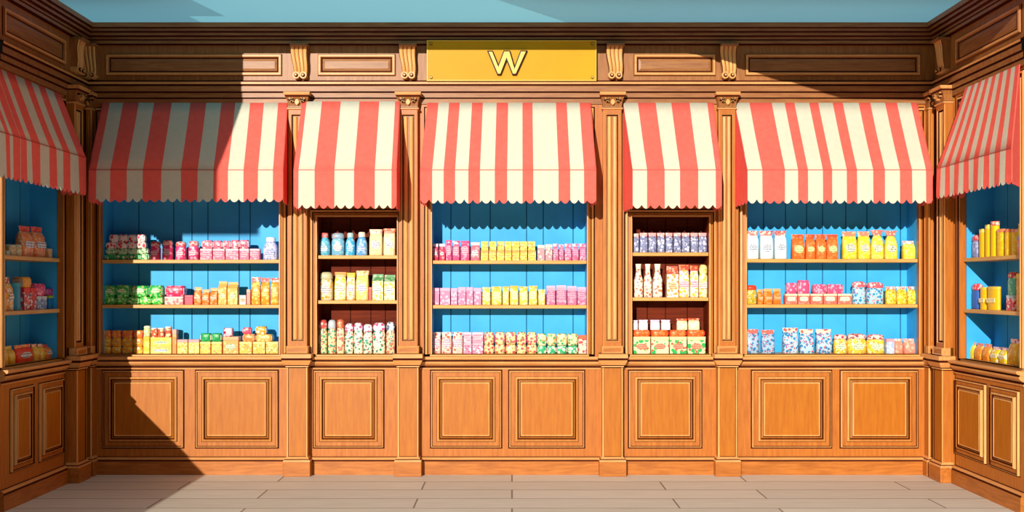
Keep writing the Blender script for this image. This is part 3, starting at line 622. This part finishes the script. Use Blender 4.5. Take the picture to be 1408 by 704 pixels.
put('B', 3, 'jar', 'beige and pink jar with reddish brown lid', [(462.3, 473, 439)], ('F0D8A8', 'E87868'), ('C86040', 'E8A070'))
put('B', 3, 'jar', 'confetti printed jar with white lid', [(473.8, 485.5, 445), (486, 498.5, 444), (499, 511.5, 446), (512, 529.5, 444)], ('F8F0D0', '309878', 'E85868'), ('E8E8F0', 'E85888'), None)
put('B', 3, 'jar', 'orange and teal jar with striped lid', [(530.5, 543, 443)], ('F4C8A0', 'E87850', '288890'), ('D8DCE8', '506888'))
# ---- centre case
put('C', 1, 'pouch', 'short red pouch with round grey label', [(594.5, 602.5, 335), (603.5, 612, 335)], ('E84060', 'F8A0B0'), 'E8D0D8', (OV, 'E8E0E8', '606878'))
put('C', 1, 'pouch', 'magenta pouch with white top', [(612.8, 621, 330), (622, 632, 331), (633, 645.5, 331)], ('F05C90', 'F8A0C0'), ('E03880', 'F8C8DC'), ('strip', 'F8C0D0', 'D82868'))
put('C', 1, 'pouch', 'rose pouch with round white label', [(647, 660, 333)], ('F47890', 'F8B0B8'), 'F4C8D0', (OV, 'FFFFFF', '505858'))
cols = [(661, 671.5), (672.2, 682.5), (683.2, 693.5), (694.2, 703.5), (704.2, 714.5), (715.2, 725), (726, 737)]
put('C', 1, 'box', 'yellow box', [(a, b_, 344.5) for a, b_ in cols], ('F8C838', 'F8E890', 'F08850'), 'F0A050', ('strip', 'F8E078', 'D88030'), extra='lower row')
put('C', 1, 'box', 'golden box', [(a+(.6 if i < 3 else 0), b_-(1 if i > 5 else 0), 332, 344.5) for i, (a, b_) in enumerate(cols)], ('F8D040', 'F8E888', 'E88850'), 'F4D868', extra='upper row')
put('C', 1, 'box', 'pink and cream box', [(739, 749, 337), (749.8, 759.5, 336)], ('F490A0', 'F8D8C8', '88A890'), 'F8E0C8')
put('C', 1, 'pouch', 'pink pouch with white top', [(760.5, 768, 335), (768.8, 775.5, 336), (776.5, 786, 335), (786.8, 796, 335), (797, 806, 335)], ('F07098', 'F8A8C8', 'F8D8E0'), ('F8C8DC', 'F07098'), ('strip', 'F8A8C8', 'E04880'))
put('C', 2, 'box', 'pink and pale blue box', [(594.3, 604, 396), (605, 619, 396), (620, 629, 396.5), (629.8, 640.5, 395), (641.2, 650.5, 395), (651.5, 662, 396)], ('F080A8', 'F8B8D0'), 'F4A8C4', None)
put('C', 2, 'pouch', 'yellow pouch with cream base', [(663, 674.5, 395), (675.5, 690, 394), (690.8, 700, 394), (701, 713, 393), (714, 726, 394), (727, 739, 393), (740, 750, 398)], ('F8D058', 'F8F0B8'), ('F8B030', 'F8E8A0'), ('strip', 'F8F0C8', 'F0C050'))
put('C', 2, 'carton', 'pink carton with red side', [(751.5, 763.5, 393), (765, 779, 392.5), (780, 793, 393.5), (794, 806, 395)], ('F06890', 'F8A0B8'), 'F8B0C8', ('strip', 'F8A8C0', 'D84878'))
put('C', 3, 'pouch', 'red and white printed bag', [(594.3, 606, 457), (606.8, 621, 457), (621.8, 636.5, 457)], ('F8C8B8', 'E86850', 'F8F0F0'), ('F4D8C8', 'D85040'), ('strip', 'F8D8E0', '785878'))
put('C', 3, 'box', 'pink box with dotted print', [(637.3, 648.5, 472), (649.3, 664.5, 472)], ('F088A8', 'F8D8E0', 'A83860'), 'F8B0C0', extra='lower row')
put('C', 3, 'box', 'plain pink box', [(637.3, 648.5, 457, 472), (649.3, 664.5, 457, 472)], ('F490A8', 'F8C0D0'), 'F8C8D8', ('strip', 'F8C8D4', 'A05878'), extra='upper row')
cols = [(665.3, 679.5), (680.3, 694.5), (695.3, 709.5), (710.3, 723.8), (724.6, 738)]
put('C', 3, 'pack', 'cream and red fruit packet', [(a, b_, 474) for a, b_ in cols], ('F4D8A0', 'E85048', 'A89838'), 'F0A080', extra='lower row')
put('C', 3, 'pack', 'cream and pink fruit packet', [(a, b_, 457, 473.6) for a, b_ in cols], ('F8DCA0', 'E86070', '788838'), 'E84870', extra='upper row')
cols = [(738.8, 751.5), (752.3, 764.5), (765.3, 779.8), (780.6, 794.5)]
put('C', 3, 'pack', 'green and white packet', [(a, b_, 476) for a, b_ in cols], ('38B078', 'D8F0D0'), 'F8D8C8', extra='lower row')
put('C', 3, 'pack', 'orange and green packet', [(a, b_, 459, 475.6) for a, b_ in cols], ('F4E0B0', '40A868', 'E8A040'), ('E8A048', 'F8F0D8'), extra='upper row')
put('C', 3, 'box', 'striped red and cream box', [(795.3, 806.3, 461)], ('F4D0B8', 'E84848'), 'E86840')
# ---- right niche
put('D', 1, 'pouch', 'blue-grey pouch with pink top', [(871, 879, 321), (880, 891, 320), (892, 903, 320), (904, 914.5, 320), (915.5, 925.5, 320), (926.5, 937, 320), (938, 949, 320), (950, 960.5, 320), (961.3, 972.5, 320)], ('8890B8', 'D8D8EC', '585C88'), ('F0A8A8', 'F8D8D0'))
put('D', 2, 'milk', 'white bottle printed with red and blue', [(872, 884.5, 363), (885.3, 897, 363), (897.8, 911.5, 363)], ('F4E4CC', 'E07858', 'A8B8D0'), 'F0E4CC')
put('D', 2, 'carton', 'tall white carton with red top', [(917, 933, 366)], ('F8F0DC', 'F0A050'), ('E06048', 'F0B098'), (OV, 'F8D0A0', 'D86838'))
put('D', 2, 'pouch', 'white and yellow bag with red top', [(934, 948.5, 364), (949.3, 961, 365)], ('F8ECD8', 'F8C838', 'F0A0B8'), ('E04830', 'F88858'), ('band', 'F8D8E8', 'C83850'))
put('D', 2, 'jar', 'cream jar with yellow lid', [(961.8, 973.3, 364)], ('F4ECC0', 'F0C040'), ('F4E8A0', 'D8C050'), ('band', 'F8F4E8', 'C85848'))
put('D', 3, 'box', 'cream box with red and green fruit print', [(870.3, 894.5, 463), (895.3, 920, 463), (920.8, 944.5, 463), (945.3, 970.5, 463)], ('F4E0B0', '28B058', 'E86040', 26, .45), 'F0E0A0', (OV, 'F0A080', 'D84030'))
put('D', 3, 'pack', 'bright orange packet', [(870.3, 894.5, 454, 463), (895.3, 920, 454, 463), (920.8, 944.5, 454, 463), (945.3, 970, 454, 463)], ('F06020', 'F88848'), 'F04020', extra='on fruit boxes')
put('D', 3, 'pouch', 'small white pouch', [(870.5, 877.5, 440.5, 454), (878.5, 891.5, 440, 454), (894.5, 908, 440, 454), (909.5, 922.5, 440, 454)], ('F0DCE0', 'F8F0F0'), ('C8B8D8', 'F0E8F4'), extra='on orange packets')
put('D', 3, 'pouch', 'cream pouch with orange-red top', [(931, 946, 438.5, 454), (947, 963, 438, 454)], ('F8ECC8', 'F0D8A0'), ('F05830', 'F8A888'), extra='on orange packets')
# ---- wide right case
put('E', 1, 'pouch', 'white pouch with navy marks and red top', [(1027, 1044.5, 317), (1046, 1064.5, 317), (1066, 1083, 317)], ('DCE8F0', 'C8E8E8'), ('E08078', 'F4D0C8', 'B83040'), (OV, 'E8F0F4', '304878'))
put('E', 1, 'pouch', 'orange bag with green and white label', [(1090, 1108, 322), (1108.8, 1122, 322), (1122.8, 1137, 322), (1137.8, 1154, 322)], ('F07030', 'F48C48'), ('E85028', 'F88050'), (OV, 'F8F0A8', '389848'))
put('E', 1, 'pouch', 'yellow bag with salmon square top', [(1160, 1180, 318), (1181, 1198, 318)], ('F8D838', 'F8E878'), ('F08870', 'F8C0A0'), (OV, 'F8F4D0', '485878'))
put('E', 1, 'flare', 'yellow bag gathered below flared red top', [(1199, 1217, 316), (1218, 1236, 317)], ('F8DC48', 'F8E888'), ('F07868', 'F8D0C0'), (OV, 'F8F4D0', '506078'))
put('E', 1, 'pouch', 'short yellow pouch with pink top', [(1243, 1261, 331)], ('F8DC40', 'F8E880'), ('F0A0A0', 'F8E0D8'))
put('E', 2, 'jar', 'olive and yellow jar with red lid', [(1027, 1041.5, 392)], ('D8B030', 'A8A028', 'F0D8C8'), 'E84020')
put('E', 2, 'pouch', 'small orange pouch', [(1042.3, 1050, 398), (1050.8, 1063, 397), (1063.8, 1074.5, 397)], ('F07820', 'F89850'), 'F8A868', ('band', 'F8B888', 'E86818'))
put('E', 2, 'box', 'coral box with white label', [(1080, 1096.5, 404), (1097.5, 1113.5, 404), (1114.5, 1131.5, 404), (1132.5, 1151, 404), (1152, 1171.5, 404)], ('F07060', 'F49080'), 'F8D8B8', ('strip', 'F8ECD8', '78A890'))
put('E', 2, 'pack', 'raspberry pink packet', [(1082, 1096.5, 389, 404), (1097.5, 1114, 385.5, 404), (1119, 1137.5, 391, 404), (1138.5, 1161, 391, 404)], ('EC5080', 'F8A8C0'), 'F490A8', extra='on coral boxes')
put('E', 2, 'jar', 'blue and white confetti jar with red lid', [(1173.5, 1192, 387), (1193.5, 1217, 388)], ('A8D8EC', '2890C0', 'E06078'), ('E06070', 'F8C8C8'))
put('E', 2, 'pouch', 'yellow bag with pink speckled top', [(1219, 1233.5, 394), (1234.3, 1248, 394), (1248.8, 1262, 394)], ('F8C830', 'F8E880', 'A88838'), ('F4A8A0', 'F8E8E0', 'D85858'))
put('E', 3, 'pouch', 'blue confetti bag with red top', [(1027, 1044.5, 453), (1048, 1066.5, 454)], ('A4C0DC', '3080B4', 'C04860'), ('E86860', 'F4B8A8'), extra='left pair')
put('E', 3, 'pouch', 'blue confetti bag with striped red top', [(1078, 1099, 451), (1101, 1120.5, 453), (1124, 1145.5, 453)], ('B4D8EC', '2888C0', 'D85068'), ('F4D0C0', 'E05850'))
put('E', 3, 'jar', 'yellow jar with speckled pink lid', [(1148, 1166, 460), (1167, 1193, 459), (1194, 1218, 460)], ('F8CC48', 'F8F0B8', 'F09040'), ('F4D0C8', 'C85058', '504858'), (OV, 'F8F0C8', '388878'))
put('E', 3, 'box', 'pink and blue box', [(1219, 1230, 466)], ('A8C0E8', 'D8E4F8'), 'F0A0B0')
put('E', 3, 'pouch', 'salmon pouch', [(1231, 1242.5, 466), (1244, 1260.5, 466)], ('F49078', 'F8B8A0'), ('F4A090', 'F8D0C8'))
# ---- left side case
put('L', 1, 'can', 'tall yellow can cut by the frame', [(0, 7, 320)], 'F0B820', 'F0C848')
put('L', 1, 'box', 'small pale box', [(9, 14, 345)], 'B8D0B8', 'D0E0D0')
put('L', 1, 'jar', 'beige jar', [(16, 24, 336), (24.8, 32, 336)], ('E8D8B0', 'D8B060'), 'D0C8A8')
put('L', 1, 'pouch', 'large orange bag with red top', [(33.5, 48.5, 311), (49.5, 65, 312)], ('F4A060', 'F87838', 'F8E0D0'), ('E04840', 'F08060'), ('band', 'F4F0F4', '304070'), dep=.07)
put('L', 1, 'box', 'small orange and cream box', [(66.5, 72, 342), (73.5, 81, 342)], ('F0B878', 'F8E0C0'), 'E8C8A8')
put('L', 2, 'carton', 'yellow carton with red base', [(2.5, 10, 382)], ('F0A830', 'E84830'), 'F0C850')
put('L', 2, 'pouch', 'tall orange and white pouch', [(11, 21, 381)], ('F0A840', 'F8E8D0'), ('B05030', 'F8E0D0'), (OV, 'F8E8E0', '705848'))
put('L', 2, 'can', 'teal blue tub', [(22, 31.5, 389)], '2890B0', '38A0B0')
put('L', 2, 'box', 'red and white box', [(33, 41.5, 396), (42.2, 50.5, 396)], ('E03838', 'F4D8D8', '506890'), 'E83030')
put('L', 2, 'pack', 'yellow rounded packet on red boxes', [(33.5, 45, 381, 396)], ('F0B030', 'F08048'), 'F4B8A0')
put('L', 2, 'box', 'blue and white box', [(51.2, 57.5, 407.5), (58.2, 64.5, 407.5)], ('88A0D0', 'E0E8F4'), 'D8E0E8', extra='under pink packet')
put('L', 2, 'pack', 'crimson pink packet on blue boxes', [(51.2, 64.5, 390, 407.5)], ('E04070', 'F8A0B8'), 'F490A8')
put('L', 2, 'box', 'blue box with lime lid', [(67, 77, 406.5)], '2080C0', 'A8C038')
put('L', 2, 'pack', 'purple packet on the blue box', [(67, 75.5, 397, 406.5)], ('A83890', 'C878B0'), 'D090C0')
put('L', 3, 'pouch', 'mustard pouch', [(4, 13, 475), (14, 23.5, 476)], ('E8B028', 'F0C858'), ('D8B858', 'F0D890'), extra='left end')
put('L', 3, 'pouch', 'large red bag with white scribbled label', [(24.5, 48, 474)], ('E83820', 'F05830'), ('E86840', 'F0B070'), (OV, 'F4F0EC', '404858'), dep=.05)
put('L', 3, 'pouch', 'golden pouch', [(49, 56, 473), (57, 63.5, 473)], ('F0B830', 'F4D880'), ('F0A878', 'F8D8C0'))
put('L', 3, 'pouch', 'orange pouch with red top', [(64.5, 74, 474), (75, 84, 474)], ('F07838', 'F4B048'), ('E85030', 'F8C0A0'), (OV, 'F4ECE0', '585058'))
# ---- right side case
put('R', 1, 'jar', 'lilac jar with red and white lid', [(1324, 1333.5, 323), (1334.3, 1343, 323)], ('8898D0', 'B8C0E4'), ('E85058', 'F8B8B8'), dep=.05)
put('R', 1, 'can', 'tall yellow can', [(1344, 1351.5, 315), (1352.3, 1359, 309)], 'F4C818', 'F8E070', dep=.045, extra='back left')
put('R', 1, 'can', 'tallest yellow can with red cap', [(1359.8, 1367, 304.5)], 'F4CC10', ('E07048', 'F8D0C0'), dep=.045)
put('R', 1, 'can', 'yellow can with orange lid', [(1368, 1377.5, 315), (1379, 1387.5, 315), (1388.5, 1396.5, 315)], ('F4C010', 'F8D840'), ('E88858', 'F8C8B0'), dep=.045)
put('R', 1, 'box', 'pink and lilac box', [(1398, 1404.5, 324)], ('F08888', 'C8B8E0'), 'A8A8D8', dep=.045)
put('R', 1, 'jar', 'yellow jar standing on the pink box', [(1398, 1404.5, 306, 324)], 'F4CC28', 'F4D860', dep=.045)
put('R', 2, 'jar', 'blue jar with red and white lid', [(1324.5, 1333.5, 390), (1334.3, 1343.5, 390)], '3868C0', ('E84858', 'F8C8C8'), dep=.05)
put('R', 2, 'can', 'yellow can with white stripe', [(1345, 1353.5, 395), (1354.5, 1369, 394)], 'F4C010', 'E8C840', ('band', 'F8F0C8', 'E8C020'), dep=.05)
put('R', 2, 'box', 'small red and white box', [(1383.5, 1393.5, 406)], ('E84858', 'F4E0D8'), 'B8D0D8', dep=.05)
put('R', 2, 'jar', 'green jar with red lid on small box', [(1383.5, 1393, 374, 406)], ('60B898', 'A0D8A8'), ('C83850', 'F0D890'), dep=.05)
put('R', 2, 'can', 'tall orange-yellow can', [(1394.5, 1404.5, 376)], ('F0A020', 'F8D048'), 'F4C830', dep=.05)
put('R', 3, 'pouch', 'yellow pouch with pink top', [(1325, 1337, 470)], ('F8CC18', 'F8E060'), ('F4B8A0', 'F8D8D0'), dep=.05)
put('R', 3, 'pouch', 'orange pouch with coral top', [(1338, 1347.5, 472), (1348.5, 1358.5, 473)], ('F09020', 'F8B048'), ('F09080', 'F8C8B8'), dep=.05)
put('R', 3, 'pouch', 'yellow and white pouch', [(1360, 1370.5, 477), (1371.5, 1382, 478)], ('F8D020', 'F8F0C0'), ('F0D8E0', 'C89098'), ('band', 'F8F4E0', 'D0A868'), dep=.05)
put('R', 3, 'pouch', 'large golden pouch with crimson speckled top', [(1384, 1397, 466)], ('F4B020', 'F8D858'), ('F0C8D0', 'A83058'), dep=.05)
put('R', 3, 'pouch', 'olive yellow pouch at the right end', [(1398, 1405, 467)], ('C8B020', 'E0C848'), ('F0C8D0', 'A83058'), dep=.05)

# ------------------------------------------------------------------ light, sky, camera
sd = bpy.data.lights.new('sun', 'SUN'); sd.energy = 4.9; sd.angle = math.radians(.4); sd.color = (1, .93, .80)
so = bpy.data.objects.new('sun', sd); C.objects.link(so); so.location = (-3, -8, 5)
so.rotation_euler = Vector((K, 1, -K)).to_track_quat('-Z', 'Y').to_euler()
w = bpy.data.worlds.new('World'); bpy.context.scene.world = w; w.use_nodes = True; n, l = w.node_tree.nodes, w.node_tree.links
bg = n['Background']; tc = n.new('ShaderNodeTexCoord'); sp = n.new('ShaderNodeSeparateXYZ'); l.new(tc.outputs['Generated'], sp.inputs[0])
r = n.new('ShaderNodeValToRGB')
mr = n.new('ShaderNodeMapRange'); mr.inputs['From Min'].default_value = -1; l.new(sp.outputs['Z'], mr.inputs['Value']); l.new(mr.outputs[0], r.inputs[0])
r.color_ramp.elements[0].position = 0; r.color_ramp.elements[0].color = (.05, .04, .03, 1)
r.color_ramp.elements[1].position = .85; r.color_ramp.elements[1].color = (1.5, 1.5, 1.5, 1)
for p_, c_ in ((.48, (.08, .06, .05, 1)), (.54, (.12, .10, .09, 1)), (.64, (.55, .54, .56, 1))): e_ = r.color_ramp.elements.new(p_); e_.color = c_
xr = n.new('ShaderNodeMapRange'); xr.inputs['From Min'].default_value = -1; xr.inputs['To Min'].default_value = 1.6; xr.inputs['To Max'].default_value = .2; l.new(sp.outputs['X'], xr.inputs['Value'])
l.new(r.outputs[0], bg.inputs[0]); ml = n.new('ShaderNodeMath'); ml.operation = 'MULTIPLY'; l.new(xr.outputs[0], ml.inputs[0]); ml.inputs[1].default_value = .55; l.new(ml.outputs[0], bg.inputs[1])
cam = bpy.data.cameras.new('camera'); co = bpy.data.objects.new('camera', cam); C.objects.link(co)
cam.sensor_width = 36; cam.lens = 36*1400/1408; cam.shift_y = (395-352)/1408; co.location = (0, -CD, EYE); co.rotation_euler = (math.pi/2, 0, 0)
sc = bpy.context.scene; sc.camera = co
sc.view_settings.view_transform = 'Standard'; sc.view_settings.look = 'None'; sc.view_settings.gamma = 1; sc.view_settings.exposure = 0
try: sc.view_settings.use_curve_mapping = False
except Exception: pass
